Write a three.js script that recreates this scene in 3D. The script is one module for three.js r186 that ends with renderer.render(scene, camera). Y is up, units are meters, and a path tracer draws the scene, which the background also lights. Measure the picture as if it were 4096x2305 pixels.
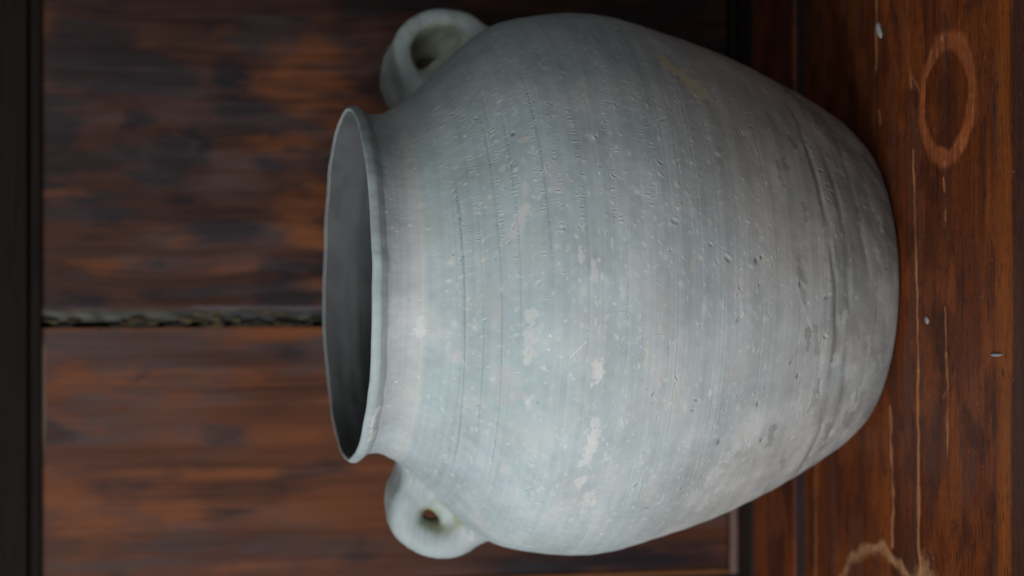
import * as THREE from 'three';
import { MarchingCubes } from 'three/addons/objects/MarchingCubes.js';
import { mergeGeometries } from 'three/addons/utils/BufferGeometryUtils.js';
import { RectAreaLightUniformsLib } from 'three/addons/lights/RectAreaLightUniformsLib.js';

// ---------------------------------------------------------------- camera, light, exposure
const scene = new THREE.Scene();
const renderer = new THREE.WebGLRenderer({ antialias: true });
renderer.toneMapping = THREE.LinearToneMapping;
renderer.toneMappingExposure = 1.0;
renderer.shadowMap.enabled = true;

// The photograph was taken with the camera turned on its side: world up is the picture's left.
const PITCH = THREE.MathUtils.degToRad(12.75);
const camera = new THREE.PerspectiveCamera(16.5, 1024 / 576, 0.05, 20);
camera.up.set(1, 0, 0);
camera.position.set(-0.0019, 0.39224, 0.965);
camera.lookAt(-0.0019, 0.39224 - Math.sin(PITCH), 0.965 - Math.cos(PITCH));
camera.focus = 0.868;
camera.userData.fStop = 6.2;
camera.updateMatrixWorld();
scene.add(camera);

RectAreaLightUniformsLib.init();
scene.background = new THREE.Color(0.03, 0.032, 0.034);
function softLight(color, intensity, w, h, from, to) {
  const l = new THREE.RectAreaLight(color, intensity, w, h);
  l.position.set(...from); l.lookAt(...to); scene.add(l);
}
softLight(new THREE.Color(0.97, 1.0, 1.03), 9.3, 0.95, 0.95, [-0.97, 0.70, 0.98], [0, 0.15, 0]);   // large soft window light, front left
softLight(new THREE.Color(0.97, 1.0, 1.02), 1.55, 1.3, 1.0, [0.42, 1.05, 1.65], [0, 0.15, 0]);      // added fill lamp, behind and above the camera

// ---------------------------------------------------------------- helpers
let seed = 20240;
function rnd() { seed = (seed + 0x6D2B79F5) | 0; let t = Math.imul(seed ^ (seed >>> 15), 1 | seed); t = (t + Math.imul(t ^ (t >>> 7), 61 | t)) ^ t; return ((t ^ (t >>> 14)) >>> 0) / 4294967296; }
const rr = (a, b) => a + (b - a) * rnd();
const clamp = (x, a = 0, b = 1) => (x < a ? a : x > b ? b : x);
const mix = (a, b, t) => a + (b - a) * t;
const sstep = (a, b, x) => { const t = clamp((x - a) / (b - a)); return t * t * (3 - 2 * t); };
const PERM = new Float32Array(65536); for (let i = 0; i < 65536; i++) PERM[i] = rnd();
function vn(x, y, s = 0) {                       // value noise, 0..1
  const xi = Math.floor(x), yi = Math.floor(y), fx = x - xi, fy = y - yi;
  const u = fx * fx * (3 - 2 * fx), v = fy * fy * (3 - 2 * fy);
  const h = (a, b) => PERM[(Math.imul(a + s * 131, 7919) ^ Math.imul(b + s * 57, 104729) ^ ((a * 31 + b * 17) >> 3)) & 65535];
  const a = h(xi, yi), b = h(xi + 1, yi), c = h(xi, yi + 1), d = h(xi + 1, yi + 1);
  return a + (b - a) * u + (c - a + (a - b - c + d) * u) * v;
}
function fbm(x, y, o = 4, s = 0) { let a = 0, w = 0.5, n = 0; for (let i = 0; i < o; i++) { a += w * vn(x, y, s + i); n += w; x *= 2.03; y *= 2.03; w *= 0.5; } return a / n; }
const toS = (l) => (l <= 0.0031308 ? 12.92 * l : 1.055 * Math.pow(l, 1 / 2.4) - 0.055);
function colorTexture(w, h, px) {                // px: Float32Array rgb, linear
  const d = new Uint8Array(w * h * 4);
  for (let i = 0; i < w * h; i++) { for (let k = 0; k < 3; k++) d[i * 4 + k] = Math.round(255 * clamp(toS(clamp(px[i * 3 + k])))); d[i * 4 + 3] = 255; }
  return tex(d, w, h, true);
}
function greyTexture(w, h, px) {
  const d = new Uint8Array(w * h * 4);
  for (let i = 0; i < w * h; i++) { const v = Math.round(255 * clamp(px[i])); d[i * 4] = d[i * 4 + 1] = d[i * 4 + 2] = v; d[i * 4 + 3] = 255; }
  return tex(d, w, h, false);
}
function tex(d, w, h, srgb) {
  const t = new THREE.DataTexture(d, w, h, THREE.RGBAFormat);
  t.magFilter = THREE.LinearFilter; t.minFilter = THREE.LinearMipmapLinearFilter; t.generateMipmaps = true;
  t.wrapS = t.wrapT = THREE.RepeatWrapping; if (srgb) t.colorSpace = THREE.SRGBColorSpace; t.needsUpdate = true; return t;
}
function segDist(px, py, a, b) { const dx = b[0] - a[0], dy = b[1] - a[1], l = dx * dx + dy * dy; const t = l ? clamp(((px - a[0]) * dx + (py - a[1]) * dy) / l) : 0; return [Math.hypot(px - a[0] - t * dx, py - a[1] - t * dy), t]; }
function polyDist(px, py, pts) { let d = 1e9; if (pts.length === 1) return Math.hypot(px - pts[0][0], py - pts[0][1]); for (let i = 1; i < pts.length; i++) d = Math.min(d, segDist(px, py, pts[i - 1], pts[i])[0]); return d; }
function addMesh(name, geo, mat, parent = scene) { const m = new THREE.Mesh(geo, mat); m.name = name; m.castShadow = m.receiveShadow = true; parent.add(m); return m; }
function thing(name, label, category, pos = [0, 0, 0]) { const g = new THREE.Group(); g.name = name; g.position.set(...pos); g.userData = { label, category }; scene.add(g); return g; }

// A board: width along u, length along v, face towards w. Its face is a grid with worn, rounded edges.
function boardGeometry(u0, u1, v0, v1, top, thick, place, uvOf, { r = 0.0015, rough = 0.0002, wear = () => 0, step = 0.006 } = {}) {
  const samples = (a, b) => { const e = [0, 0.12, 0.3, 0.6, 1].map((t) => t * r), s = e.map((x) => a + x); const n = Math.max(2, Math.ceil((b - a - 2 * r) / step)); for (let i = 1; i < n; i++) s.push(a + r + (b - a - 2 * r) * i / n); return s.concat(e.reverse().map((x) => b - x)); };
  const U = samples(u0, u1), V = samples(v0, v1), nu = U.length, nv = V.length, P = [], T = [], I = [];
  const depth = (u, v) => { const a = Math.min(u - u0, u1 - u), b = Math.min(v - v0, v1 - v); const f = (x) => { const q = clamp(1 - x / r); return r * (1 - Math.sqrt(Math.max(0, 1 - q * q))); }; return Math.min(r, f(a) + f(b)) + rough * (fbm(u * 60, v * 60, 2, 9) - 0.5) + wear(u, v); };
  const put = (u, v, w) => { const p = place(u, v, w); P.push(...p); T.push(...uvOf(u, v)); };
  for (let j = 0; j < nv; j++) for (let i = 0; i < nu; i++) put(U[i], V[j], top - depth(U[i], V[j]));
  const q = (a, b, c, d) => I.push(a, b, c, a, c, d);
  for (let j = 0; j < nv - 1; j++) for (let i = 0; i < nu - 1; i++) q(j * nu + i, j * nu + i + 1, (j + 1) * nu + i + 1, (j + 1) * nu + i);
  const rim = []; for (let i = 0; i < nu; i++) rim.push(i); for (let j = 1; j < nv; j++) rim.push(j * nu + nu - 1); for (let i = nu - 2; i >= 0; i--) rim.push((nv - 1) * nu + i); for (let j = nv - 2; j > 0; j--) rim.push(j * nu);
  const base = P.length / 3; for (const k of rim) { const i = k % nu, j = (k - i) / nu; put(U[i], V[j], top - thick); }
  const n = rim.length; for (let k = 0; k < n; k++) q(rim[k], base + k, base + (k + 1) % n, rim[(k + 1) % n]);
  const c = P.length / 3; put((u0 + u1) / 2, (v0 + v1) / 2, top - thick); for (let k = 0; k < n; k++) I.push(base + k, c, base + (k + 1) % n);
  const g = new THREE.BufferGeometry(); g.setAttribute('position', new THREE.Float32BufferAttribute(P, 3)); g.setAttribute('uv', new THREE.Float32BufferAttribute(T, 2)); g.setIndex(I); g.computeVertexNormals(); return g;
}

// ---------------------------------------------------------------- the planked wall behind
const WX = -0.2, WW = 0.48, WH = 0.48;             // the part of the wall that its texture covers, in metres
const wallUV = (u, v) => [(u - WX) / WW, v / WH];
const JOINT = -0.0212;
{
  // stain spots (x, y, rx, ry, strength)
}
const DARK = [[0.1172, 0.2981, 0.012, 0.012, 1], [0.106, 0.305, 0.010, 0.008, 0.9], [0.0858, 0.3136, 0.010, 0.012, 0.5], [0.0917, 0.355, 0.008, 0.007, 0.9], [0.0765, 0.335, 0.014, 0.010, 0.75], [0.0769, 0.3158, 0.013, 0.009, 0.85], [0.066, 0.325, 0.006, 0.022, 0.55], [0.118, 0.383, 0.02, 0.02, 0.8], [0.068, 0.385, 0.005, 0.03, 0.8], [-0.009, 0.383, 0.007, 0.012, 0.9], [0.04, 0.31, 0.008, 0.03, 0.5], [0.09, 0.29, 0.004, 0.03, 0.6], [0.072, 0.262, 0.004, 0.02, 0.7], [-0.128, 0.3, 0.003, 0.012, 0.7], [-0.05, 0.345, 0.003, 0.005, 0.6], [-0.163, 0.115, 0.009, 0.05, 1], [-0.1605, 0.065, 0.010, 0.06, 1], [-0.158, 0.03, 0.006, 0.02, 0.8], [0.14, 0.30, 0.012, 0.05, 0.6], [0.03, 0.33, 0.006, 0.02, 0.45]];
const AMBER = [[0.1317, 0.256, 0.012, 0.02, 0.9], [0.118, 0.268, 0.010, 0.018, 0.8], [0.042, 0.262, 0.012, 0.02, 0.7], [0.083, 0.281, 0.006, 0.012, 0.6], [0.138, 0.305, 0.004, 0.012, 0.8], [0.026, 0.256, 0.007, 0.016, 1], [0.05, 0.245, 0.01, 0.018, 0.9], [-0.028, 0.27, 0.003, 0.05, 0.9], [-0.09, 0.27, 0.018, 0.05, 0.5], [-0.078, 0.33, 0.02, 0.04, 0.35], [-0.125, 0.24, 0.02, 0.05, 0.6], [0.078, 0.268, 0.007, 0.02, 0.6], [0.001, 0.255, 0.006, 0.012, 0.8], [0.135, 0.345, 0.006, 0.02, 0.35]];
const PALE = [[0.106, 0.322, 0.0025, 0.012, 0.8], [0.1, 0.292, 0.002, 0.02, 0.8], [0.063, 0.342, 0.012, 0.012, 0.6], [0.055, 0.305, 0.008, 0.025, 0.5], [-0.145, 0.33, 0.004, 0.03, 0.6], [-0.128, 0.345, 0.002, 0.02, 0.55], [-0.155, 0.36, 0.003, 0.05, 0.6], [-0.148, 0.25, 0.008, 0.04, 0.45], [0.095, 0.275, 0.002, 0.03, 0.5]];
{
  const N = 1024, px = new Float32Array(N * N * 3), ro = new Float32Array(N * N);
  const spot = (list, x, y, wx, wy) => { let m = 0; for (const [cx, cy, rx, ry, k] of list) { const a = (x + wx - cx) / rx, b = (y + wy - cy) / ry, d = a * a + b * b; if (d < 3) m = Math.max(m, k * (1 - sstep(0.3, 1.5, Math.sqrt(d)))); } return m; };
  for (let j = 0; j < N; j++) for (let i = 0; i < N; i++) {
    const x = WX + WW * (i + 0.5) / N, y = WH * (j + 0.5) / N, A = x > JOINT, s = A ? 0 : 40;
    const wob = (fbm(x * 20, y * 6, 3, 70 + s) - 0.5) * 0.02;
    const gx = x + wob * (A ? 1 : 0.5);
    const wx = (fbm(x * 130, y * 50, 3, 5) - 0.5) * 0.014, wy = (fbm(x * 130, y * 50, 3, 15) - 0.5) * 0.03;
    const g1 = fbm(gx * 170, y * 7, 4, 1 + s), g2 = fbm(gx * 600, y * 16, 3, 11 + s), blot = fbm(gx * 75, y * 24, 4, 21 + s), big = fbm(gx * 36, y * 12, 3, 31 + s);
    const p1 = fbm(gx * 60, y * 30, 4, 51 + s), p2 = fbm(gx * 44 + 5, y * 15, 4, 61 + s), p3 = fbm(gx * 110, y * 26, 4, 65 + s);
    let am = sstep(A ? 0.515 : 0.46, A ? 0.69 : 0.66, 0.5 * blot + 0.3 * p2 + 0.2 * g1) * (A ? 0.7 : 0.8);
    let dk = sstep(A ? 0.44 : 0.52, A ? 0.62 : 0.70, 0.5 * p1 + 0.3 * p3 + 0.2 * g1) * 0.85;
    let pa = sstep(A ? 0.47 : 0.46, A ? 0.65 : 0.64, 0.5 * big + 0.3 * p3 + 0.2 * g1) * (A ? 0.7 : 0.8);
    am = Math.max(am, spot(AMBER, x, y, wx, wy)); pa = Math.max(pa, spot(PALE, x, y, wx * 0.5, wy * 0.5)); dk = Math.max(dk * (1 - 0.7 * am), spot(DARK, x, y, wx, wy));
    let c = A ? [0.043, 0.0150, 0.0085] : [0.063, 0.0205, 0.0095];
    const to = (q, t) => { for (let k = 0; k < 3; k++) c[k] = mix(c[k], q[k], t); };
    to([0.052, 0.035, 0.034], pa); to(A ? [0.120, 0.036, 0.0095] : [0.125, 0.036, 0.0090], am); to([0.0085, 0.0088, 0.0120], dk * 0.9);
    const gr = 0.84 + 0.42 * (g2 - 0.5) + 0.75 * (g1 - 0.35);
    for (let k = 0; k < 3; k++) c[k] *= gr;
    if (A) { const q = 1 - 0.45 * sstep(0.10, 0.17, x + 0.05 * (p2 - 0.5)); for (let k = 0; k < 3; k++) c[k] *= q; }   // shade right of the jar, put into the board colour
    // the open joint: dirt and old filler along the right-hand board's edge, a pale chipped line beside it
    const e = x - JOINT + 0.0012 * (fbm(y * 160, 3, 3, 90) - 0.5);
    if (e > -0.0005 && e < 0.0075) {
      const dirt = fbm(y * 110, x * 300, 4, 93), k = sstep(0.0072, 0.0058, e);
      const dd = dirt > 0.5 ? [0.105, 0.085, 0.045] : [0.02, 0.018, 0.01];
      { const q = sstep(0.46, 0.6, dirt); to([mix(0.003, 0.034, q), mix(0.0026, 0.024, q), mix(0.0018, 0.0085, q)], k); } to([0.01, 0.009, 0.006], 0.85 * sstep(0.0030, 0.0012, e) * k);
      if (y > 0.33 && dd) to([0.03, 0.03, 0.018], 0.55 * k * sstep(0.3, 0.36, y));
    }
    if (e > 0.0068 && e < 0.0098 && y < 0.326) to([0.060, 0.050, 0.056], 0.8 * sstep(0.0068, 0.0075, e) * sstep(0.0098, 0.0088, e) * sstep(0.326, 0.318, y) * (0.6 + 0.6 * fbm(y * 150, 7, 2, 97)));
    if (e < -0.001 && e > -0.006) to([0.115, 0.038, 0.012], 0.8 * sstep(-0.006, -0.003, e) * fbm(y * 70, 2, 3, 98) * 1.5);
    // worn line under the top rail
    if (y > 0.4005 && y < 0.405 && x < -0.03 && x > -0.10) to([0.13, 0.085, 0.062], 0.85 * sstep(0.4005, 0.402, y) * sstep(-0.03, -0.036, x) * sstep(-0.1, -0.075, x));
    const o = (j * N + i); px[o * 3] = c[0]; px[o * 3 + 1] = c[1]; px[o * 3 + 2] = c[2];
    ro[o] = clamp(0.5 + 0.25 * (g2 - 0.5) + 0.12 * pa - 0.1 * dk, 0.3, 0.9);
  }
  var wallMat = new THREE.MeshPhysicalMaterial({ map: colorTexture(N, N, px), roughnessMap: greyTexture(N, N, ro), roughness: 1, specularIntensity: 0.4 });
}
// plain dark wood for rails, mouldings and hidden boards
function darkWood(r, g, b, s, along = 'x', rough = 0.55) {
  const N = 256, px = new Float32Array(N * N * 3);
  for (let j = 0; j < N; j++) for (let i = 0; i < N; i++) {
    const a = i / N, c = j / N, p = along === 'x' ? fbm(a * 8, c * 90, 4, s) : fbm(a * 90, c * 8, 4, s), q = fbm(a * 20, c * 20, 3, s + 20), k = 0.45 + 0.8 * p + 0.4 * (q - 0.5), o = (j * N + i) * 3;
    px[o] = r * k; px[o + 1] = g * k; px[o + 2] = b * k;
  }
  return new THREE.MeshPhysicalMaterial({ map: colorTexture(N, N, px), roughness: rough, specularIntensity: 0.3 });
}
const railMat = darkWood(0.0066, 0.0037, 0.0023, 101, 'x', 0.8), stileMat = darkWood(0.008, 0.0048, 0.0036, 111, 'y'), beadMat = darkWood(0.13, 0.075, 0.062, 121), amberBeadMat = darkWood(0.12, 0.045, 0.016, 131, 'y'), voidMat = darkWood(0.008, 0.006, 0.005, 141);
const WZ = -0.155;
const wall = thing('wood_wall', 'dark brown weathered plank wall with an open joint, behind the jar', 'wall', [0, 0, WZ]);
const onWall = (u, v, w) => [u, v, w];
const wornEdge = (u, v) => { const e = u - JOINT; return e < 0.0062 && e > -0.001 ? 0.0018 * sstep(0.0062, 0.002, e) + 0.0026 * (fbm(v * 120, u * 200, 3, 33) - 0.4) * sstep(0.0062, 0.004, e) : 0; };
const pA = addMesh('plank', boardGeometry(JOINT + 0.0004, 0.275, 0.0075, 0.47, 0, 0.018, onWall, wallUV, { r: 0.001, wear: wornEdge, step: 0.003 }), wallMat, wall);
pA.userData.label = 'right-hand plank, darker and more stained';
const pB = addMesh('plank_001', boardGeometry(-0.1675, JOINT - 0.0022, 0.0075, 0.47, 0.0002, 0.018, onWall, wallUV, { r: 0.0012 }), wallMat, wall);
pB.userData.label = 'left-hand plank, redder brown';
{ // old filler, dust and splinters packed into the open joint
  const parts = [];
  for (let k = 0; k < 150; k++) {
    const g = new THREE.IcosahedronGeometry(1, 1), y = 0.02 + 0.385 * rnd(), p = g.attributes.position, hgt = rr(0.0012, 0.0065), wid = rr(0.0007, 0.0019), q = rnd();
    const col = q < 0.45 ? [0.010, 0.008, 0.005] : q < 0.8 ? [0.030, 0.019, 0.008] : [0.060, 0.045, 0.018], C = [];
    for (let i = 0; i < p.count; i++) { const x = p.getX(i), b = p.getY(i), z = p.getZ(i), f = 0.6 + 0.8 * fbm(x * 1.5 + k * 3, b * 1.5 + z, 2, 851); p.setXYZ(i, JOINT - 0.0012 + rr(0, 0) + x * f * wid + (k % 5 === 0 ? 0.0022 : k % 7 === 0 ? -0.0016 : 0) + 0.001 * Math.sin(k * 2.4), y + b * f * hgt, -0.0012 + z * f * 0.0014); C.push(...col); }
    g.setAttribute('color', new THREE.Float32BufferAttribute(C, 3)); g.computeVertexNormals(); parts.push(g);
  }
  const f = addMesh('joint_filler', mergeGeometries(parts), new THREE.MeshStandardMaterial({ vertexColors: true, roughness: 1 }), wall); f.userData.kind = 'stuff';
}
const uvN = (u, v) => [u / 0.3, v / 0.3];
addMesh('top_rail', boardGeometry(-0.4, 0.4, 0.4105, 0.52, 0.010, 0.03, onWall, (u, v) => [u / 0.3, v / 0.12], { r: 0.002 }), railMat, wall);
addMesh('rail_moulding', boardGeometry(-0.4, 0.4, 0.4035, 0.4102, 0.005, 0.02, onWall, (u, v) => [u / 0.3, v / 0.12], { r: 0.0015 }), railMat, wall);
addMesh('side_stile', boardGeometry(-0.30, -0.1715, 0.0, 0.4032, -0.006, 0.02, onWall, uvN, { r: 0.001 }), stileMat, wall);
addMesh('side_bead', boardGeometry(-0.1713, -0.1679, 0.0066, 0.4032, 0.0005, 0.012, onWall, uvN, { r: 0.0012, rough: 0.0006 }), amberBeadMat, wall);
addMesh('bottom_bead', boardGeometry(-0.0998, 0.275, 0.0010, 0.0063, 0.0013, 0.014, onWall, uvN, { r: 0.0018, rough: 0.0006 }), stileMat, wall);  // right part given darker wood to stand for the shade there
addMesh('bottom_bead_001', boardGeometry(-0.1713, -0.1, 0.0010, 0.0063, 0.0015, 0.014, onWall, uvN, { r: 0.0018, rough: 0.0006 }), beadMat, wall);
addMesh('floor_strip', boardGeometry(-0.45, 0.45, -0.0035, 0.0007, 0.0208, 0.03, onWall, uvN, { r: 0.0004, step: 0.03 }), darkWood(0.022, 0.0145, 0.0115, 151), wall);
addMesh('backing_board', boardGeometry(-0.42, 0.42, -0.06, 0.52, -0.022, 0.01, onWall, uvN, { r: 0.001, step: 0.05 }), voidMat, wall);

// ---------------------------------------------------------------- the table
const TX = -0.26, TW = 0.52, TZ = -0.14, TD = 0.45;
const tableUV = (u, v) => [(u - TX) / TW, (-v - TZ) / TD];
const SCR = [ // worn scratches along the grain: points (x, z), half width, strength
  [[[0.1073, 0.0865], [0.0932, 0.0888]], 0.0010, 0.5], [[[0.0633, 0.0906], [0.0497, 0.0919], [0.0215, 0.0933], [0.0037, 0.0946], [-0.0019, 0.0955], [-0.0411, 0.0966]], 0.0007, 0.85],
  [[[-0.0411, 0.0966], [-0.0615, 0.0960], [-0.07, 0.0970], [-0.095, 0.0972], [-0.1231, 0.0964], [-0.1321, 0.0986], [-0.16, 0.0986]], 0.0012, 0.7],
  [[[0.048, 0.1244], [0.0425, 0.1248]], 0.0009, 0.8], [[[0.0334, 0.1265], [0.0288, 0.1265]], 0.0008, 0.6], [[[-0.011, 0.1257], [-0.0326, 0.1269]], 0.0006, 0.5], [[[-0.0326, 0.1269], [-0.047, 0.1284], [-0.0787, 0.1279]], 0.0011, 0.8],
  [[[-0.06, 0.064], [-0.0857, 0.0656], [-0.1029, 0.068], [-0.1269, 0.0666]], 0.0013, 0.6], [[[0.1404, 0.0473], [0.1061, 0.0473]], 0.0011, 0.6], [[[0.0851, 0.0512], [0.0791, 0.0527]], 0.0010, 0.5], [[[-0.092, -0.0334], [-0.1556, -0.0334]], 0.0014, 0.35],
  [[[0.09, 0.0985], [0.098, 0.0905]], 0.0006, 0.35], [[[-0.047, 0.1284], [-0.052, 0.1240]], 0.0005, 0.5]];
{
  const N = 1536, M = 1280, px = new Float32Array(N * M * 3), ro = new Float32Array(N * M), bu = new Float32Array(N * M);
  for (let j = 0; j < M; j++) for (let i = 0; i < N; i++) {
    const x = TX + TW * (i + 0.5) / N, z = TZ + TD * (j + 0.5) / M;
    const zz = z + (fbm(x * 5, z * 14, 3, 140) - 0.5) * 0.008;
    const mo = fbm(x * 34, z * 52, 4, 147), g1 = 0.62 * fbm(x * 6, zz * 95, 4, 151) + 0.38 * mo, g2 = fbm(x * 26, zz * 700, 3, 161), g3 = fbm(x * 12, zz * 45, 4, 171), pore = vn(x * 130, z * 1700, 181), fine = vn(x * 420, z * 900, 182);
    let c = [0.076, 0.0265, 0.0105];
    const to = (q, t) => { for (let k = 0; k < 3; k++) c[k] = mix(c[k], q[k], t); };
    to([0.125, 0.046, 0.014], sstep(0.46, 0.66, 0.6 * g1 + 0.4 * g3));
    to([0.040, 0.017, 0.012], sstep(0.5, 0.64, 0.5 * fbm(x * 7, zz * 85, 4, 191) + 0.5 * g3 * 0.9 + 0.03) * 0.8);
    to([0.055, 0.040, 0.040], sstep(0.58, 0.7, fbm(x * 14, zz * 110, 4, 195)) * 0.45);
    to([0.036, 0.015, 0.011], 0.6 * sstep(0.55, 0.7, fbm(x * 45 + 3, z * 70, 4, 149))); to([0.135, 0.052, 0.018], 0.45 * sstep(0.54, 0.68, fbm(x * 38 + 9, z * 64, 4, 153)));
    // pale orange streak and dark figure near the front
    to([0.16, 0.062, 0.014], 0.75 * sstep(0.1745, 0.181, zz - 0.02 * 0) * sstep(0.1915, 0.187, zz + 0.0015 * (g1 - 0.5)) * (0.5 + g1));
    to([0.028, 0.018, 0.020], 0.8 * sstep(0.1895, 0.1925, zz + x * -0.012));
    const gr = 0.68 + 0.42 * g2 + 0.25 * (fine - 0.5);
    for (let k = 0; k < 3; k++) c[k] *= gr;
    if (pore > 0.80) to([0.014, 0.010, 0.010], 0.75 * sstep(0.80, 0.9, pore));
    const sp = vn(x * 700, z * 1500, 183); if (sp > 0.955 && z > 0.08) to([0.3, 0.27, 0.25], 0.5 * sstep(0.955, 0.99, sp));
    let wear = 0;
    // heat ring left by a cup
    { const wob = (fbm(x * 130, z * 130, 3, 201) - 0.5) * 0.0042, dx = x - 0.0845, dz = z - 0.1274, a = Math.atan2(dz, dx), d = Math.hypot(dx, dz) + wob;
      const inn = 0.0222 + 0.0012 * Math.cos(a + 2.2), out = 0.0305 + 0.0010 * Math.sin(a * 2 + 0.5) ;
      const m = sstep(inn - 0.0012, inn + 0.0018, d) * sstep(out + 0.0018, out - 0.0022, d);
      if (m > 0) { const n = fbm(x * 420, z * 420, 3, 211), n2 = fbm(x * 90, z * 90, 3, 217); const gg = fbm(x * 40, z * 500, 3, 213); to([0.205, 0.082, 0.032], m * clamp(0.05 + 1.05 * n2 + 0.5 * (gg - 0.5))); to([0.30, 0.20, 0.14], m * sstep(0.52, 0.8, 0.5 * n + 0.5 * gg) * 0.5); wear = Math.max(wear, m); } }
    // dusty ring at the left edge
    { const wob = (fbm(x * 90, z * 90, 3, 221) - 0.5) * 0.008, d = Math.hypot(x + 0.1935, z - 0.0505) + wob, m = sstep(0.0588, 0.0632, d) * sstep(0.0676, 0.0642, d);
      if (m > 0) { const n = fbm(x * 300, z * 300, 3, 231); to([0.30, 0.235, 0.150], m * clamp(0.2 + 0.7 * n) * (0.55 + 0.6 * fbm(x * 45, z * 45, 3, 233))); wear = Math.max(wear, m * 0.8); }
      const bl = Math.hypot((x + 0.147) / 0.016, (z - 0.105) / 0.012); if (bl < 1.6) { const n = fbm(x * 300, z * 300, 4, 241); to([0.34, 0.27, 0.18], sstep(1.5, 0.4, bl + (n - 0.5) * 1.2) * 0.7); } }
    for (const [pts, hw, k] of SCR) {
      const lo = Math.min(pts[0][0], pts[pts.length - 1][0]) - 0.004, hi = Math.max(pts[0][0], pts[pts.length - 1][0]) + 0.004; if (x < lo || x > hi) continue;
      if (Math.abs(z - pts[0][1]) > 0.012) continue;
      const w = hw * (0.45 + 1.1 * fbm(x * 160, hw * 5e4, 3, 251)), d = polyDist(x, z + (fbm(x * 200, z * 60, 2, 261) - 0.5) * 0.0016, pts), m = sstep(w * 1.9, w * 0.2, d);
      if (m > 0) { to([0.30, 0.19, 0.105], m * k * clamp(-0.45 + 2.3 * fbm(x * 75, z * 260, 4, 271))); wear = Math.max(wear, m * k); }
    }
    const o = j * N + i; px[o * 3] = c[0]; px[o * 3 + 1] = c[1]; px[o * 3 + 2] = c[2];
    ro[o] = clamp(0.40 + 0.22 * (g2 - 0.5) + 0.18 * (g3 - 0.5) + 0.35 * wear, 0.22, 0.95);
    bu[o] = 0.5 + 0.35 * (g2 - 0.5) + 0.25 * (fine - 0.5) - (pore > 0.8 ? 0.25 * sstep(0.8, 0.9, pore) : 0);
  }
  for (let i = 0; i < px.length; i += 3) { px[i] *= 1.32; px[i + 1] *= 0.90; px[i + 2] *= 0.66; }
  var tableMat = new THREE.MeshPhysicalMaterial({ specularIntensity: 0.25, map: colorTexture(N, M, px), roughnessMap: greyTexture(N, M, ro), roughness: 1, bumpMap: greyTexture(N, M, bu), bumpScale: 0.00022 });
}
const table = thing('wooden_table', 'glossy reddish brown wooden table top with ring stains, under the jar', 'table');
const onTable = (u, v, w) => [u, w, -v];
addMesh('board', boardGeometry(-0.45, 0.45, -0.36, 0.0545, 0, 0.03, onTable, tableUV, { r: 0.0045, rough: 0.0003, step: 0.012 }), tableMat, table);
addMesh('board_001', boardGeometry(-0.45, 0.45, 0.0682, 0.1335, 0.0, 0.03, onTable, tableUV, { r: 0.003, rough: 0.0003, step: 0.012 }), tableMat, table);
addMesh('joint_strip', boardGeometry(-0.45, 0.45, 0.0547, 0.0680, -0.0022, 0.026, onTable, (u, v) => [u / 0.3, v / 0.1], { r: 0.0008, step: 0.02 }), darkWood(0.034, 0.029, 0.034, 301, 'x', 0.35), table);

// ---------------------------------------------------------------- the jar
const HK = [0, 0.006, 0.02, 0.045, 0.075, 0.105, 0.135, 0.155, 0.172, 0.188, 0.202, 0.214, 0.225, 0.234, 0.2400, 0.2445, 0.2490];
const RK = [0.0768, 0.0822, 0.0917, 0.1047, 0.1175, 0.1271, 0.1340, 0.1341, 0.1317, 0.1262, 0.1149, 0.1033, 0.0929, 0.0861, 0.0833, 0.0828, 0.0834];
const spline = (() => { const n = HK.length, a = new Array(n).fill(0), l = [1], mu = [0], zz = [0], c = new Array(n).fill(0), b = [], d = [], h = []; for (let i = 0; i < n - 1; i++) h[i] = HK[i + 1] - HK[i]; for (let i = 1; i < n - 1; i++) { a[i] = 3 * ((RK[i + 1] - RK[i]) / h[i] - (RK[i] - RK[i - 1]) / h[i - 1]); l[i] = 2 * (HK[i + 1] - HK[i - 1]) - h[i - 1] * mu[i - 1]; mu[i] = h[i] / l[i]; zz[i] = (a[i] - h[i - 1] * zz[i - 1]) / l[i]; } for (let j = n - 2; j >= 0; j--) { c[j] = zz[j] - mu[j] * c[j + 1]; b[j] = (RK[j + 1] - RK[j]) / h[j] - h[j] * (c[j + 1] + 2 * c[j]) / 3; d[j] = (c[j + 1] - c[j]) / (3 * h[j]); } return (y) => { y = clamp(y, 0, HK[n - 1]); let i = 0; while (i < n - 2 && y > HK[i + 1]) i++; const t = y - HK[i]; return RK[i] + b[i] * t + c[i] * t * t + d[i] * t * t * t; }; })();
const lerpTrack = (pts, a) => { if (a <= pts[0][0]) return pts[0][1]; for (let i = 1; i < pts.length; i++) if (a <= pts[i][0]) return mix(pts[i - 1][1], pts[i][1], (a - pts[i - 1][0]) / (pts[i][0] - pts[i - 1][0])); return pts[pts.length - 1][1]; };
const bandA = [[-180, 0.05], [30, 0.0545], [48, 0.0528], [66, 0.0502], [79, 0.0477], [90, 0.0451], [104, 0.0436], [115, 0.044], [132, 0.0419], [180, 0.04]];
const bandB = [[-180, 0.042], [50, 0.043], [65, 0.0402], [78, 0.0379], [90, 0.0371], [104, 0.0354], [123, 0.0335], [180, 0.032]];
const bandC = [[-180, 0.03], [60, 0.029], [72, 0.028], [88, 0.0239], [106, 0.022], [180, 0.02]];
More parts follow.
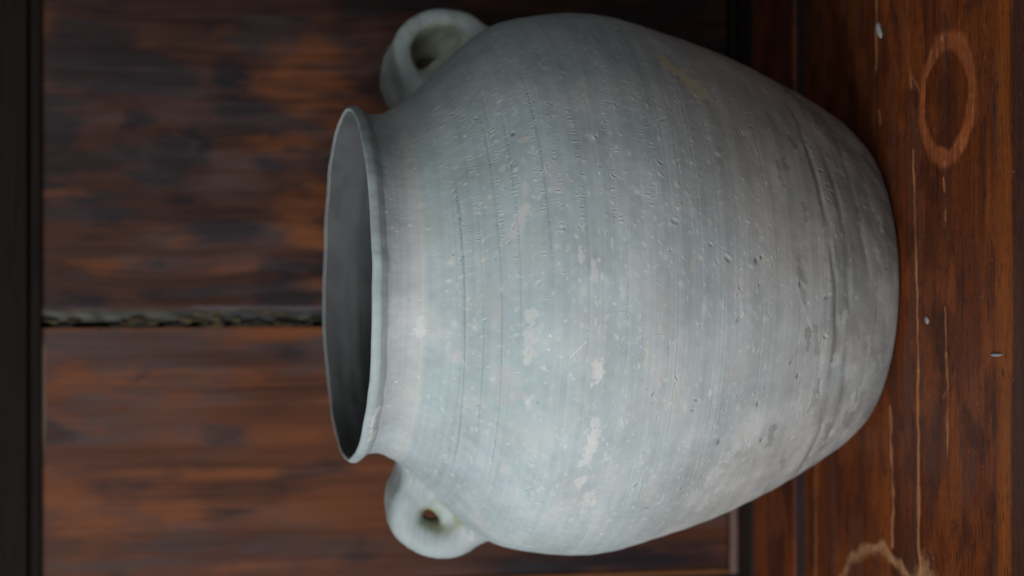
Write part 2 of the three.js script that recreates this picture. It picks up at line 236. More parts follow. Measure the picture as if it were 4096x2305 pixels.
// hand-thrown unevenness: outward displacement of the outer wall at angle (degrees) and height
function thrown(deg, y) {
  const a = deg * Math.PI / 180, cx = Math.cos(a), sx = Math.sin(a), sp = y + 0.004 * deg / 360;
  let d = 0.0011 * (fbm(cx * 1.3 + 7, sx * 1.3 + y * 9, 2, 401) - 0.5) + 0.0010 * (fbm(cx * 3 + 2, sx * 3 + y * 40, 3, 405) - 0.5);
  d += 0.00007 * Math.sin(sp * 2 * Math.PI / 0.0115 + 1.5 * vn(cx + 3, y * 60, 409)) * (0.4 + vn(cx * 2 + 5, sx * 2 + y * 30, 411));
  const gz = (tr, w, dep) => { const q = (y - lerpTrack(tr, deg)) / w; return Math.abs(q) < 2.5 ? -dep * Math.exp(-q * q) : 0; };
  d += (gz(bandA, 0.0013, 0.0007) * sstep(0.3, 0.6, fbm(cx * 4 + 8, sx * 4, 2, 421)) + gz(bandB, 0.0016, 0.0005) * sstep(0.35, 0.6, fbm(cx * 5 + 3, sx * 5, 2, 423)) + gz(bandC, 0.0014, 0.0004) * fbm(cx * 6 + 1, sx * 6, 2, 425));
  d += 0.0016 * (fbm(cx * 5 + 1, y * 55 + sx * 4, 3, 415) - 0.5) * sstep(0.065, 0.03, y);
  d += 0.0004 * Math.exp(-(((y - 0.236) / 0.0022) ** 2));          // soft ridge where neck meets shoulder
  return d * sstep(0, 0.004, y);
}
// profile: [r, y, kind]; kind 1 = outer wall (gets 'thrown')
const prof = [];
prof.push([0.0005, 0.0012, 0], [0.03, 0.0012, 0], [0.055, 0.0010, 0], [0.068, 0.0004, 0], [0.0735, 0.0, 0], [0.0755, 0.0002, 0], [0.0765, 0.0008, 0]);
const NO = 230; for (let i = 0; i <= NO; i++) { const y = 0.0016 + (0.2490 - 0.0016) * i / NO; prof.push([spline(y), y, 1]); }
const iNeck = prof.findIndex((p) => p[2] && p[1] > 0.2345), iRim0 = prof.length - 1;
prof.push([0.0838, 0.2495, 2], [0.0843, 0.2501, 2], [0.0850, 0.2508, 2], [0.0857, 0.2516, 2], [0.0863, 0.2524, 2], [0.08675, 0.2531, 2], [0.0868, 0.2542, 2], [0.0867, 0.2553, 2], [0.0864, 0.2562, 2], [0.0860, 0.2568, 2], [0.0855, 0.2571, 2], [0.0849, 0.2570, 2], [0.0844, 0.2566, 2]);
const iIn = prof.length - 1;
prof.push([0.0839, 0.2557, 3], [0.0832, 0.2545, 3], [0.0826, 0.253, 3], [0.0820, 0.2515, 3], [0.0813, 0.2498, 3], [0.0806, 0.248, 3], [0.0799, 0.2462, 3], [0.0792, 0.2445, 3], [0.0787, 0.2428, 3], [0.0784, 0.241, 3], [0.0785, 0.239, 3], [0.0788, 0.237, 3], [0.0797, 0.2348, 3], [0.0812, 0.2325, 3]);
for (let i = 1; i <= 60; i++) { const y = 0.2325 - (0.2325 - 0.012) * i / 60; prof.push([Math.max(0.072, spline(y) - 0.0078), y, 3]); }
prof.push([0.066, 0.0085, 3], [0.05, 0.0075, 3], [0.025, 0.007, 3], [0.0005, 0.007, 3]);
const NP = 400;
const vArc = [0]; for (let i = 1; i < prof.length; i++) vArc[i] = vArc[i - 1] + Math.hypot(prof[i][0] - prof[i - 1][0], prof[i][1] - prof[i - 1][1]);
const JV = 0.27;                                   // height that the texture's v covers
const pos = new Float32Array(prof.length * (NP + 1) * 3);
for (let j = 0; j < prof.length; j++) for (let i = 0; i <= NP; i++) {
  const deg = -180 + 360 * i / NP, a = deg * Math.PI / 180, [r0, y0, k] = prof[j];
  let r = r0, y = y0;
  if (k === 1) r += thrown(deg, y);
  if (k === 2) { const n = fbm(Math.cos(a) * 9 + 20, Math.sin(a) * 9, 3, 431) - 0.5; r += 0.0011 * n + thrown(deg, 0.2490) * sstep(0.2570, 0.2500, y); y += 0.0013 * (fbm(Math.cos(a) * 4 + 9, Math.sin(a) * 4, 2, 433) - 0.5); }
  if (k === 3) r += 0.0005 * Math.sin(y * 2 * Math.PI / 0.0062) * sstep(0.254, 0.25, y) * sstep(0.01, 0.02, y) + 0.0012 * (fbm(Math.cos(a) * 3 + 4, Math.sin(a) * 3 + y * 70, 3, 441) - 0.5) * sstep(0.256, 0.252, y);
  pos.set([r * Math.cos(a), y, r * Math.sin(a)], (j * (NP + 1) + i) * 3);
}
const full = new THREE.BufferGeometry(); full.setAttribute('position', new THREE.BufferAttribute(pos, 3));
{ const I = []; for (let j = 0; j < prof.length - 1; j++) for (let i = 0; i < NP; i++) { const a = j * (NP + 1) + i, b = a + 1, c = a + NP + 1, d = c + 1; I.push(a, c, b, b, c, d); } full.setIndex(I); full.computeVertexNormals();
  const n = full.attributes.normal; for (let j = 0; j < prof.length; j++) { const a = j * (NP + 1), b = a + NP, s = [0, 1, 2].map((k) => n.array[a * 3 + k] + n.array[b * 3 + k]), l = Math.hypot(...s); for (let k = 0; k < 3; k++) n.array[a * 3 + k] = n.array[b * 3 + k] = s[k] / l; } }
function slice(j0, j1) {
  const P = [], N = [], T = [], I = [], nrm = full.attributes.normal.array;
  for (let j = j0; j <= j1; j++) for (let i = 0; i <= NP; i++) { const o = (j * (NP + 1) + i) * 3; P.push(pos[o], pos[o + 1], pos[o + 2]); N.push(nrm[o], nrm[o + 1], nrm[o + 2]); T.push(i / NP, (prof[j][2] === 3 ? 0.26 - (0.2552 - prof[j][1]) : prof[j][1]) / JV); }
  for (let j = 0; j < j1 - j0; j++) for (let i = 0; i < NP; i++) { const a = j * (NP + 1) + i, b = a + 1, c = a + NP + 1, d = c + 1; I.push(a, c, b, b, c, d); }
  const g = new THREE.BufferGeometry(); g.setAttribute('position', new THREE.Float32BufferAttribute(P, 3)); g.setAttribute('normal', new THREE.Float32BufferAttribute(N, 3)); g.setAttribute('uv', new THREE.Float32BufferAttribute(T, 2)); g.setIndex(I); return g;
}

// clay surface: colour, relief and roughness over (angle, height)
{
  const W = 2048, H = 1024, RS = 0.125, px = new Float32Array(W * H * 3), bu = new Float32Array(W * H), ro = new Float32Array(W * H);
  const arc = (deg) => (deg * Math.PI / 180) * RS;
  for (let j = 0; j < H; j++) for (let i = 0; i < W; i++) {
    const deg = -180 + 360 * (i + 0.5) / W, y = JV * (j + 0.5) / H, s = arc(deg), o = j * W + i;
    const yy = y + 0.005 * deg / 360 + 0.0006 * (fbm(s * 9, y * 20, 2, 500) - 0.5);
    const big = fbm(s * 13, y * 16, 4, 501), med = fbm(s * 45, y * 60, 4, 511), fin = fbm(s * 330, y * 330, 3, 521);
    const l1 = fbm(s * 5, yy * 260, 3, 531), l2 = fbm(s * 6, yy * 900, 3, 541), l3 = vn(s * 10, yy * 420, 551);
    let c = [0.335, 0.362, 0.362];
    const to = (q, t) => { for (let k = 0; k < 3; k++) c[k] = mix(c[k], q[k], t); };
    const low = sstep(0.150, 0.075, y + 0.05 * (big - 0.5)), neck = sstep(0.2335, 0.2385, y) * sstep(0.2515, 0.2495, y), sh = sstep(0.165, 0.19, y) * sstep(0.236, 0.231, y);
    to([0.302, 0.349, 0.352], 0.85 * sh);
    to([0.352, 0.333, 0.318], 0.95 * low); to([0.312, 0.317, 0.318], 0.85 * neck);
    to([0.375, 0.358, 0.352], 0.7 * sstep(0.52, 0.68, 0.6 * big + 0.4 * med));
    to([0.320, 0.355, 0.375], 0.6 * sstep(0.5, 0.66, fbm(s * 16 + 9, y * 22, 4, 561)) * (1 - 0.6 * low));
    to([0.405, 0.395, 0.375], 0.65 * Math.exp(-(((y - 0.2352) / 0.0030) ** 2)));
    to([0.285, 0.318, 0.318], 0.8 * sstep(0.2488, 0.2520, y)); to([0.40, 0.385, 0.375], 0.7 * sstep(0.45, 0.6, fbm(s * 60, 3, 3, 503)) * Math.exp(-(((y - 0.2513) / 0.0006) ** 2)));
    // dark olive streaks in the turned bands near the foot
    const st = (tr, w) => { const q = (y - lerpTrack(tr, deg)) / w; return Math.exp(-q * q); };
    const n1 = fbm(s * 22, y * 90, 3, 571), bands = Math.max(st(bandA, 0.0014) * sstep(0.38, 0.58, n1), st(bandB, 0.0017) * sstep(0.34, 0.55, fbm(s * 25, y * 60, 3, 575)), 0.6 * st(bandC, 0.0013) * n1);
    to([0.185, 0.180, 0.155], 0.95 * bands);
    const mot = sstep(0.08, 0.03, y) * (fbm(s * 30 + 3, y * 70 + s * 8, 4, 577) - 0.5) * 2;
    to([0.22, 0.21, 0.20], 0.35 * sstep(0.075, 0.02, y)); to([0.20, 0.195, 0.175], 0.6 * sstep(0.07, 0.03, y) * sstep(0.5, 0.66, fbm(s * 26, y * 60 + s * 9, 4, 579)));
    const k = (1 + 0.10 * (l1 - 0.5) + 0.15 * (l2 - 0.5) + 0.36 * (med - 0.5) + 0.22 * (big - 0.5) + 0.16 * (fin - 0.5) + 0.25 * mot) * (l3 > 0.86 ? 1 - 0.5 * (l3 - 0.86) : 1);
    to([0.40, 0.385, 0.365], 0.6 * sstep(0.5, 0.66, 0.6 * med + 0.4 * fbm(s * 120, y * 120, 3, 583)) * sstep(0.125, 0.10, y) * sstep(0.05, 0.07, y) * sstep(112, 128, deg));
    for (let q = 0; q < 3; q++) px[o * 3 + q] = c[q] * k;
    bu[o] = 0.55 + 0.04 * (l1 - 0.5) + 0.07 * (l2 - 0.5) + 0.09 * (fin - 0.5) + 0.10 * (med - 0.5);
    ro[o] = clamp(0.74 + 0.15 * (med - 0.5) - 0.12 * (l2 - 0.5), 0.5, 1);
  }
  const each = (deg, y, rad, f) => { // visit texels within rad metres
    const ci = (deg + 180) / 360 * W, cj = y / JV * H, ri = rad / RS / (2 * Math.PI) * W + 1, rj = rad / JV * H + 1;
    for (let j = Math.max(0, Math.floor(cj - rj)); j <= Math.min(H - 1, cj + rj); j++) for (let i = Math.floor(ci - ri); i <= ci + ri; i++) { const dx = (i + 0.5 - ci) / W * 2 * Math.PI * RS, dy = (j + 0.5 - cj) / H * JV; f(j * W + ((i % W) + W) % W, dx, dy); }
  };
  const blend = (o, col, t) => { if (t <= 0) return; for (let k = 0; k < 3; k++) px[o * 3 + k] = mix(px[o * 3 + k], col[k], t); };
  // mineral patches: strokes of (angle, height), half width in metres
  const cream = [0.47, 0.435, 0.42], pink = [0.485, 0.455, 0.44], ochre = [0.50, 0.44, 0.31], tan = [0.43, 0.375, 0.32];
  const stroke = (pts, w, col, t, raised = 0.06) => {
    const P = pts.map(([d, y]) => [arc(d), y]), mx = P.reduce((a, p) => a + p[0], 0) / P.length, my = P.reduce((a, p) => a + p[1], 0) / P.length, R = Math.max(...P.map((p) => Math.hypot(p[0] - mx, p[1] - my))) + w * 2.5;
    each(mx / RS * 180 / Math.PI, my, R, (o, dx, dy) => { const x = mx + dx, y = my + dy, n = fbm(x * 900, y * 1100, 3, 601) - 0.5, n2 = fbm(x * 330, y * 330, 3, 607) - 0.5, d = polyDist(x, y, P) + w * (1.3 * n + 2.2 * n2), m = sstep(w * 1.0, w * 0.72, d) * clamp(0.85 + 0.7 * n); blend(o, col, t * m); bu[o] += raised * m * 0.5; });
  };
  stroke([[68.2, 0.1938], [72.2, 0.1941], [75.5, 0.1955]], 0.0013, cream, 0.6); stroke([[74.5, 0.1945], [77.9, 0.1972], [78.5, 0.1990]], 0.0032, cream, 0.7); stroke([[79.5, 0.2025], [81, 0.204]], 0.0012, cream, 0.5);
  stroke([[96.1, 0.1927], [99.4, 0.1929], [102.7, 0.1927], [106, 0.1932]], 0.0022, pink, 0.7); stroke([[98, 0.1890], [101, 0.1900]], 0.0008, cream, 0.6);
  stroke([[114.8, 0.1921], [116.6, 0.1914]], 0.0018, cream, 0.7); stroke([[105.6, 0.1638], [108.3, 0.1633]], 0.0024, pink, 0.95);
  stroke([[117.9, 0.1624], [120.7, 0.1630]], 0.0034, pink, 0.85); stroke([[121.5, 0.1630], [126.5, 0.1648]], 0.0026, pink, 0.85); stroke([[132, 0.1643], [133.6, 0.1653]], 0.0024, pink, 0.85);
  stroke([[135.7, 0.1595], [138.2, 0.1587]], 0.0034, pink, 0.9); stroke([[140.5, 0.1600], [141.6, 0.1595]], 0.0016, pink, 0.6);
  stroke([[83.3, 0.1730], [85.9, 0.1728]], 0.0013, pink, 0.7); stroke([[85.2, 0.1677], [89, 0.1671]], 0.0012, pink, 0.75); stroke([[100.4, 0.2356], [105.3, 0.2353]], 0.0022, [0.5, 0.49, 0.475], 0.8);
  stroke([[131, 0.2516], [137, 0.2528], [142, 0.2532]], 0.0011, pink, 0.9); stroke([[143, 0.2520], [147, 0.2525]], 0.0018, pink, 0.85);
  stroke([[36, 0.1215], [37.5, 0.1190], [40.5, 0.1165]], 0.0036, ochre, 0.95); stroke([[40.0, 0.1160], [41.8, 0.1125]], 0.0054, ochre, 1); stroke([[43.0, 0.1100], [45.3, 0.1067]], 0.0062, ochre, 1); stroke([[46, 0.1075], [49, 0.1080]], 0.0016, ochre, 0.8); stroke([[46.4, 0.1637], [47.2, 0.161]], 0.0019, tan, 0.7);
  stroke([[71.2, 0.1487], [72.2, 0.146]], 0.0012, cream, 0.7); stroke([[73, 0.144], [73.8, 0.142]], 0.0012, cream, 0.6); stroke([[102.4, 0.1424], [105, 0.1433]], 0.0012, [0.45, 0.42, 0.34], 0.8); stroke([[84.5, 0.0846]], 0.0017, [0.44, 0.40, 0.32], 0.85);
  stroke([[140.9, 0.0195]], 0.002, cream, 0.7); stroke([[89.8, 0.1287]], 0.0013, cream, 0.8); stroke([[88, 0.127]], 0.0009, cream, 0.7);
  for (const [d, y, w] of [[128.3, 0.0754, 0.0022], [128.2, 0.0904, 0.003], [134.4, 0.0976, 0.004], [141, 0.1037, 0.004], [132.2, 0.0883, 0.003], [137, 0.090, 0.003], [145, 0.096, 0.004]]) stroke([[d, y], [d + 2.5, y + 0.001]], w, [0.45, 0.44, 0.42], 0.5);
  stroke([[66.7, 0.1808], [70.9, 0.1799]], 0.003, [0.40, 0.375, 0.36], 0.45, 0); stroke([[71, 0.178], [73, 0.177]], 0.002, [0.40, 0.375, 0.36], 0.4, 0); stroke([[120, 0.1190], [124, 0.117]], 0.0016, cream, 0.5);
  // dark turning grooves round the shoulder
  const groove = (d0, y0, d1, y1, w, k) => { for (let d = d0; d < d1; d += 0.17) { const t = (d - d0) / (d1 - d0), y = mix(y0, y1, t) + 0.0003 * (fbm(d * 0.2, y0 * 900, 3, 621) - 0.5), f = k * sstep(0, 0.15, t) * sstep(1, 0.8, t) * (0.5 + 0.8 * fbm(d * 0.09, y0 * 700, 3, 627)); const ci = Math.round((d + 180) / 360 * W); for (let q = -4; q <= 4; q++) { const j = Math.round(y / JV * H) + q; if (j < 0 || j >= H) continue; const dd = ((j + 0.5) / H * JV - y) / w, m = f * Math.exp(-dd * dd), o = j * W + ((ci % W) + W) % W; bu[o] -= 0.16 * m; for (let c = 0; c < 3; c++) px[o * 3 + c] *= 1 - 0.16 * m; const up = f * Math.exp(-((dd + 2.2) ** 2)); for (let c = 0; c < 3; c++) px[o * 3 + c] *= 1 + 0.05 * up; } } };
  groove(55, 0.2200, 155, 0.2149, 0.00045, 1.3); groove(40, 0.2071, 150, 0.2010, 0.0004, 0.9); groove(60, 0.2130, 140, 0.2085, 0.00035, 0.7); groove(45, 0.1990, 105, 0.1965, 0.0004, 0.9); groove(38, 0.1880, 90, 0.1845, 0.00045, 0.9);
  for (let k = 0; k < 60; k++) { const y = rr(0.05, 0.225), d = rr(10, 170), l = rr(6, 60); groove(d, y, d + l, y - 0.0012 * l / 60, 0.0003, rr(0.15, 0.55)); }
  // pits, chips, flakes and short scratches, each with its own relief
  const zoneY = () => (rnd() < 0.7 ? rr(0.08, 0.225) : rr(0.004, 0.25));
  for (let k = 0; k < 620; k++) { // gouges pressed by grit: a dent with a raised pale lip
    const d = rr(0, 180), y = zoneY(), a = rr(-0.9, 0.9), L = rr(0.0006, 0.0017), w = rr(0.0003, 0.0006), ca = Math.cos(a), sa = Math.sin(a), pit = rnd() < 0.5, dep = rr(0.06, 0.22);
    each(d, y, L + 0.0016, (o, dx, dy) => { const u = dx * ca + dy * sa, v = -dx * sa + dy * ca + 0.35 * u * u / L, e = (u / L) ** 2 + (v / w) ** 2, lip = (u / (L * 1.1)) ** 2 + ((v - w * 1.5) / (w * 0.9)) ** 2; if (pit) bu[o] -= dep * Math.exp(-e); if (lip < 6) { bu[o] += dep * 0.5 * Math.exp(-lip); blend(o, [0.50, 0.505, 0.49], 0.6 * Math.exp(-lip)); } });
  }
  for (let k = 0; k < 1500; k++) { // pale grains and flakes
    const d = rr(0, 180), y = zoneY(), w = rr(0.0003, 0.0008) * (rnd() < 0.08 ? 2 : 1), el = rr(0.6, 2), t = rr(0.3, 0.95), warm = rnd();
    each(d, y, w * 3, (o, dx, dy) => { const m = Math.exp(-((dx / w / el) ** 2) - (dy / w) ** 2); blend(o, warm > 0.6 ? [0.50, 0.455, 0.42] : [0.47, 0.485, 0.475], t * m); bu[o] += 0.14 * t * m; });
  }
  for (const [hy, sp, n] of [[0.2125, 0.0014, 50], [0.2035, 0.0012, 60], [0.1975, 0.0016, 40], [0.1875, 0.0016, 80], [0.1805, 0.0014, 50], [0.171, 0.0022, 50], [0.155, 0.003, 50], [0.14, 0.004, 40]]) for (let k = 0; k < n; k++) { // chatter ticks left by the rib
    const d = rr(24, rnd() < 0.65 ? 80 : 150), y = hy - 0.0012 * d / 90 + 0.0012 + sp * (rnd() + rnd() - 1), L = rr(0.0005, 0.0014), w = rr(0.00022, 0.00045), t = rr(0.25, 0.7), a = rr(-0.3, 0.3), cv = rr(-0.5, 0.5);
    each(d, y, L + 0.001, (o, dx, dy) => { const u = dy + a * dx, v = dx + cv * dy * dy / L, m = Math.exp(-((u / L) ** 2) - (v / w) ** 2); blend(o, [0.49, 0.50, 0.49], t * m); bu[o] += 0.2 * t * m - 0.2 * t * Math.exp(-((u / L) ** 2) - ((v + w * 1.6) / w) ** 2); });
  }
  for (let k = 0; k < 30; k++) { // chipped hollows with a raised lip
    const d = rr(40, 150), y = rr(0.035, 0.14), L = rr(0.0009, 0.0021), w = L * rr(0.35, 0.7), a = rr(0.6, 2.4), ca = Math.cos(a), sa = Math.sin(a), dep = rr(0.12, 0.42);
    each(d, y, L * 2.6, (o, dx, dy) => { const u = dx * ca + dy * sa, v = -dx * sa + dy * ca, nz = 1 + 0.9 * (fbm(dx * 900 + k * 7, dy * 900, 2, 661) - 0.5), e = ((u / L) ** 2 + (v / w) ** 2) * nz, l = ((u - 0.3 * L) / L) ** 2 + ((v - 1.5 * w) / (0.7 * w)) ** 2; bu[o] += -dep * Math.exp(-e * e) + dep * 0.45 * Math.exp(-l * nz); blend(o, [0.25, 0.25, 0.235], 0.25 * Math.exp(-e)); blend(o, [0.47, 0.465, 0.45], 0.45 * Math.exp(-l)); });
  }
  for (let k = 0; k < 90; k++) { // dark pinholes
    const d = rr(0, 180), y = zoneY(), w = rr(0.00012, 0.00032); each(d, y, w * 3, (o, dx, dy) => { const m = Math.exp(-(dx * dx + dy * dy) / (w * w)); blend(o, [0.11, 0.11, 0.105], 0.75 * m); bu[o] -= 0.35 * m; });
  }
  for (const [d, y, w] of [[85, 0.0895, 0.0009], [84.3, 0.0867, 0.0006], [127.8, 0.0765, 0.0007], [125, 0.1005, 0.0011], [112, 0.063, 0.0009], [56, 0.196, 0.0007], [117, 0.0835, 0.0007], [90, 0.0655, 0.0008]]) each(d, y, w * 3, (o, dx, dy) => { const m = Math.exp(-((dx / w / 1.5) ** 2) - (dy / w) ** 2); blend(o, [0.12, 0.12, 0.11], 0.6 * m); bu[o] -= 0.4 * m; });
  for (let k = 0; k < 150; k++) { // scratches
    const d = rr(5, 175), y = zoneY(), L = rr(0.0015, 0.006), a = rnd() < 0.5 ? rr(-0.4, 0.4) + Math.PI / 2 : rr(0, 3.14), w = rr(0.00014, 0.0003), t = rr(0.15, 0.5), ca = Math.cos(a), sa = Math.sin(a), cv = rr(-0.2, 0.2);
    each(d, y, L, (o, dx, dy) => { const u = dx * ca + dy * sa, v = -dx * sa + dy * ca + cv * u * u / L; if (Math.abs(u) < L) { const m = Math.exp(-((v / w) ** 2)) * sstep(1, 0.6, Math.abs(u) / L); blend(o, [0.5, 0.5, 0.49], t * m); bu[o] -= 0.1 * t * m; } });
  }
  for (let k = 0; k < 70; k++) { const d = rr(15, 165), y = zoneY(), w = rr(0.0006, 0.0018), q = rnd(); stroke([[d, y], [d + rr(0.3, 2.2), y + rr(-0.0008, 0.0008)]], w, q < 0.4 ? [0.44, 0.41, 0.385] : q < 0.75 ? [0.40, 0.365, 0.33] : [0.46, 0.47, 0.46], rr(0.3, 0.75), 0.05); }   // scattered lime and bare-clay spots
  for (let k = 0; k < 26; k++) { const d = rr(35, 145), y = zoneY(), w = rr(0.004, 0.009); stroke([[d, y], [d + rr(2, 7), y]], w, rnd() < 0.6 ? [0.375, 0.345, 0.33] : [0.30, 0.335, 0.345], rr(0.25, 0.5), 0); }   // faint cloudy tints
  for (let k = 0; k < 45; k++) { const d = rr(20, 160), y = zoneY(), w = rr(0.0002, 0.00042); each(d, y, w * 3, (o, dx, dy) => { const m = Math.exp(-(dx * dx + dy * dy) / (w * w)); blend(o, [0.78, 0.79, 0.78], 0.9 * m); }); }   // glints, painted in as white dots
  for (let k = 0; k < 75; k++) { const d = rr(20, 150), y = rr(0.008, 0.072), L = rr(1.5, 8), w = rr(0.0007, 0.0021); stroke([[d, y], [d + L, y - 0.0006 * L * rr(0, 1)]], w, rnd() < 0.6 ? [0.19, 0.185, 0.165] : [0.42, 0.41, 0.40], rr(0.4, 0.85), rnd() < 0.5 ? -0.15 : 0.12); }   // smears and tool marks near the foot
  for (const [d0, y0, d1, y1] of [[93.5, 0.0655, 101, 0.0575], [52, 0.157, 53, 0.148], [53.5, 0.150, 54.5, 0.142], [104, 0.176, 101, 0.170]]) stroke([[d0, y0], [d1, y1]], 0.0004, [0.5, 0.5, 0.49], 0.8);
  for (let i = 0; i < px.length; i += 3) { px[i] *= 0.945; px[i + 1] *= 0.975; px[i + 2] *= 0.965; }   // overall tone of the clay
  const clayMap = colorTexture(W, H, px);
  var clay = new THREE.MeshStandardMaterial({ map: clayMap, bumpMap: greyTexture(W, H, bu), bumpScale: 0.0011, roughnessMap: greyTexture(W, H, ro), roughness: 1 });
  var clayHandle = clay.clone(); clayHandle.vertexColors = true; clayHandle.bumpScale = 0.0006;
}
const insideMat = (() => { const N = 256, px = new Float32Array(N * N * 3); for (let j = 0; j < N; j++) for (let i = 0; i < N; i++) { const k = 0.8 + 0.4 * fbm(i / N * 14, j / N * 60, 4, 651) * 1.0, m = fbm(i / N * 9, j / N * 9, 3, 655); const o = (j * N + i) * 3; const st = 1 - 0.25 * sstep(0.4, 0.7, fbm(i / N * 30, j / N * 40, 4, 659)); px[o] = (0.048 + 0.012 * m) * k * st; px[o + 1] = 0.056 * k * st; px[o + 2] = 0.056 * k * st; } return new THREE.MeshStandardMaterial({ map: colorTexture(N, N, px), roughness: 0.9 }); })();  // inner clay coloured dark to stand for the shade inside the mouth

const jar = thing('clay_jar', 'grey unglazed clay jar with two small ear handles, standing on the table', 'jar');
addMesh('body', slice(0, iNeck), clay, jar);
addMesh('neck', slice(iNeck, iRim0), clay, jar);
addMesh('rim', slice(iRim0, iIn), clay, jar);
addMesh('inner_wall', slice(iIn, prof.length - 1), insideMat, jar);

// ear handles: a bent strap joined softly to the shoulder
function makeHandle(degAt, line, o) {
  const a = degAt * Math.PI / 180, er = [Math.cos(a), Math.sin(a)], et = [-Math.sin(a), Math.cos(a)];
  const n = 74, lo = [0.070, 0.168, -0.034], hi = [0.152, 0.248, 0.034];
  const smin = (x, y, k) => { const h = Math.max(k - Math.abs(x - y), 0) / k; return Math.min(x, y) - h * h * k * 0.25; };
  const body = (rho, y, t) => { const R = spline(y), dr = (spline(y + 0.0005) - spline(y - 0.0005)) / 0.001; return (Math.hypot(rho, t) - R) / Math.sqrt(1 + dr * dr); };
  const strap = (rho, y, t) => {
    let d = 1e9, at = 0; for (let i = 1; i < line.length; i++) { const [q, u] = segDist(rho, y, line[i - 1], line[i]); if (q < d) { d = q; at = (i - 1 + u) / (line.length - 1); } }
    const end = Math.max(0, Math.abs(at - 0.5) * 2 - 0.35), th = o.thick * (1 + (at < 0.5 ? 0.75 : 0.15) * end), w = o.width * (1 + (at < 0.5 ? -0.25 : 0.1) * end), r = th * 0.92;
    const qx = d - th + r, qy = Math.abs(t) - w + r; return Math.hypot(Math.max(qx, 0), Math.max(qy, 0)) + Math.min(Math.max(qx, qy), 0) - r;
  };
  const web = line.map(([r, y]) => [o.hole[0] + (r - o.hole[0]) * o.close, o.hole[1] + (y - o.hole[1]) * o.close]);
  const back = (rho, y, t) => { const q = polyDist(rho, y, web), b = Math.abs(t + o.width * 0.45) - o.width * 0.2; return Math.hypot(Math.max(0, q - 0.001), Math.max(0, b)) - 0.0042; };
  const dent = (rho, y, t) => 0.0016 * (fbm(rho * 90 + degAt, y * 90 + t * 60, 3, 701) - 0.5);
  const pad = (rho, y, t) => Math.hypot(Math.max(0, polyDist(rho, y, o.pad) - o.padThick * 0.3), Math.max(0, Math.abs(t) - o.width * 0.55)) - o.padThick * 0.7;
  const field = (rho, y, t) => smin(smin(body(rho, y, t) + 0.0012, pad(rho, y, t), 0.010), smin(strap(rho, y, t), back(rho, y, t), 0.012), o.blend) + dent(rho, y, t);
  const mc = new MarchingCubes(n, new THREE.MeshBasicMaterial(), false, false, 90000); mc.isolation = 0;
  const half = n / 2, at = (k, i) => (lo[k] + hi[k]) / 2 + (hi[k] - lo[k]) / 2 * (i - half) / half;
  for (let z = 0; z < n; z++) for (let y = 0; y < n; y++) for (let x = 0; x < n; x++) mc.field[x + y * n + z * n * n] = -field(at(0, x), at(1, y), at(2, z));
  mc.update();
  const P = [], N = [], T = [], C = [], c = mc.count ?? 0, src = mc.positionArray, cx = o.hole[0], cy = o.hole[1];
  const loc = (v) => [0, 1, 2].map((k) => (lo[k] + hi[k]) / 2 + (hi[k] - lo[k]) / 2 * src[v * 3 + k]);
  for (let f = 0; f + 2 < c; f += 3) {
    let tri = [loc(f), loc(f + 1), loc(f + 2)];
    if (tri.every(([r, y, t]) => body(r, y, t) < -0.0006)) continue;
    const g = tri.map(([r, y, t]) => { const e = 0.0005, v = [field(r + e, y, t) - field(r - e, y, t), field(r, y + e, t) - field(r, y - e, t), field(r, y, t + e) - field(r, y, t - e)], l = Math.hypot(...v) || 1; return v.map((q) => q / l); });
    const [A, B, D] = tri, ab = B.map((q, k) => q - A[k]), ac = D.map((q, k) => q - A[k]), fn = [ab[1] * ac[2] - ab[2] * ac[1], ab[2] * ac[0] - ab[0] * ac[2], ab[0] * ac[1] - ab[1] * ac[0]];
    // (rho, y, t) is mirrored against (x, y, z): right-handed order is r, t, y
    const same = fn[0] * g[0][0] + fn[1] * g[0][1] + fn[2] * g[0][2] > 0, handed = 1;
    const order = (same === (handed > 0)) ? [0, 1, 2] : [0, 2, 1];
    for (const q of order) {
      const [r, y, t] = tri[q], [nr, ny, nt] = g[q];
      P.push(r * er[0] + t * et[0], y, r * er[1] + t * et[1]); N.push(nr * er[0] + nt * et[0], ny, nr * er[1] + nt * et[1]);
      let dg = degAt + Math.atan2(t, r) * 180 / Math.PI; T.push((dg + 180) / 360, (y - 0.15 * (r - spline(y)) ) / JV);
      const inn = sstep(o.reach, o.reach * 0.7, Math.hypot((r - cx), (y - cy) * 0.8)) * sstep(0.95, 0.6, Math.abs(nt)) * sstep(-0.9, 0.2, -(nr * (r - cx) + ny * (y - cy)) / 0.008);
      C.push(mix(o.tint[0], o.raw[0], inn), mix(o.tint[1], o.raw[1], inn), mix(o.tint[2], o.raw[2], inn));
    }
  }
  const geo = new THREE.BufferGeometry(); geo.setAttribute('position', new THREE.Float32BufferAttribute(P, 3)); geo.setAttribute('normal', new THREE.Float32BufferAttribute(N, 3)); geo.setAttribute('uv', new THREE.Float32BufferAttribute(T, 2)); geo.setAttribute('color', new THREE.Float32BufferAttribute(C, 3));
  return geo;
}
const smooth = (pts, n = 26) => new THREE.CatmullRomCurve3(pts.map(([r, y]) => new THREE.Vector3(r, y, 0))).getSpacedPoints(n).map((p) => [p.x, p.y]);
const earA = smooth([[0.083, 0.2110], [0.0965, 0.2180], [0.1090, 0.2250], [0.1215, 0.2258], [0.1312, 0.2192], [0.1358, 0.2095], [0.1358, 0.2000], [0.1338, 0.1928], [0.127, 0.185]]);
const earB = smooth([[0.082, 0.2130], [0.0965, 0.2200], [0.1080, 0.2270], [0.1192, 0.2262], [0.1268, 0.2180], [0.1296, 0.2085], [0.1286, 0.2005], [0.1255, 0.1945], [0.119, 0.190]]);
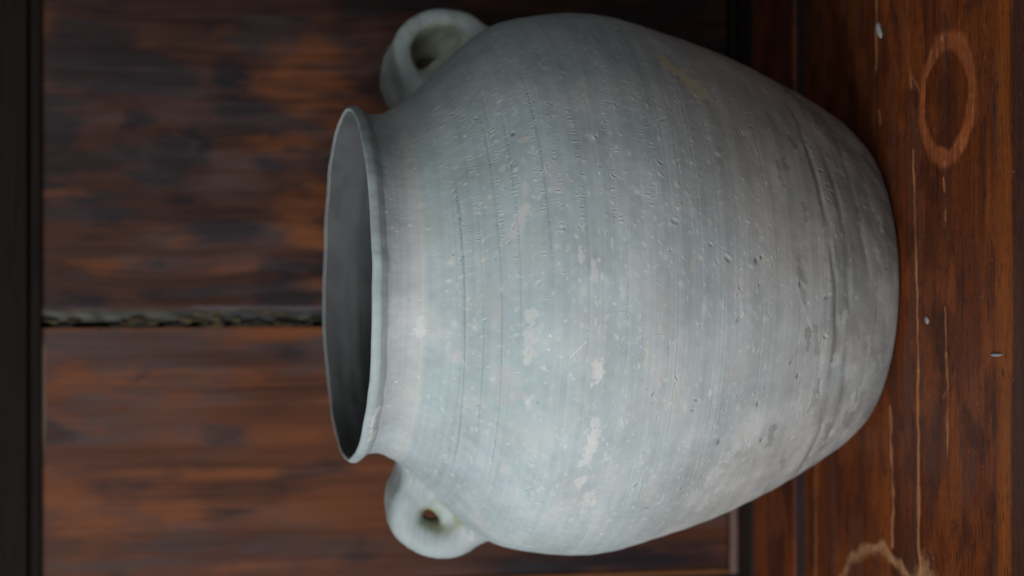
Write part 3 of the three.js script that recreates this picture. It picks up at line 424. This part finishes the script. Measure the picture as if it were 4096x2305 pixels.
const hr = addMesh('handle', makeHandle(-18, earA, { tint: [0.88, 0.87, 0.83], raw: [1.0, 0.94, 0.72], reach: 0.021, close: 0.66, thick: 0.0046, width: 0.022, blend: 0.007, hole: [0.119, 0.213], pad: [[0.098, 0.2195], [0.106, 0.2130], [0.114, 0.2045], [0.121, 0.195]], padThick: 0.0030 }), clayHandle, jar);
hr.userData.label = 'right-hand ear handle with the wider hole, in shade';
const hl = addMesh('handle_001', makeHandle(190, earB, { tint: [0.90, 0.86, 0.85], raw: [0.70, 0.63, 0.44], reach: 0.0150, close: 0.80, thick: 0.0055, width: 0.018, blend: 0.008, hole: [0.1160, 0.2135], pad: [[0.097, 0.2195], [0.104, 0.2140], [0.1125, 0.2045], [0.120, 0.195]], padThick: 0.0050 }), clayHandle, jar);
hl.userData.label = 'left-hand ear handle, thicker, with a small hole';

// ---------------------------------------------------------------- crumbs on the table
function crumb(name, label, category, at, size, turn, col) {
  const g = new THREE.IcosahedronGeometry(1, 2), p = g.attributes.position;
  for (let i = 0; i < p.count; i++) { const x = p.getX(i), y = p.getY(i), z = p.getZ(i), k = 0.65 + 0.7 * fbm(x * 1.7 + 4 + at[0] * 90, y * 1.7 + z * 2.3 + 5, 3, 801); p.setXYZ(i, x * k * size[0], Math.max(-0.2, y) * k * size[1], z * k * size[2]); }
  g.computeVertexNormals();
  const m = addMesh(name, g, new THREE.MeshStandardMaterial({ color: new THREE.Color(...col), roughness: 0.9 })); m.position.set(at[0], size[1] * 0.2, at[1]); m.rotation.y = turn; m.userData = { label, category };
}
crumb('lint', 'tiny pale tuft of lint on the table, right of the jar', 'lint', [0.1252, 0.0517], [0.0042, 0.0012, 0.0018], 0.5, [0.22, 0.22, 0.22]);
crumb('plaster_crumb', 'tiny pale chip on the table just in front of the jar', 'crumb', [-0.0169, 0.1065], [0.0022, 0.0006, 0.0016], 0.9, [0.24, 0.2, 0.2]);
crumb('splinter', 'short grey splinter near the front edge of the table', 'splinter', [-0.0307, 0.1762], [0.0008, 0.0006, 0.0058], 0.03, [0.16, 0.165, 0.165]);

scene.traverse((o) => { if (o.isMesh) o.castShadow = o.receiveShadow = true; });
renderer.render(scene, camera);
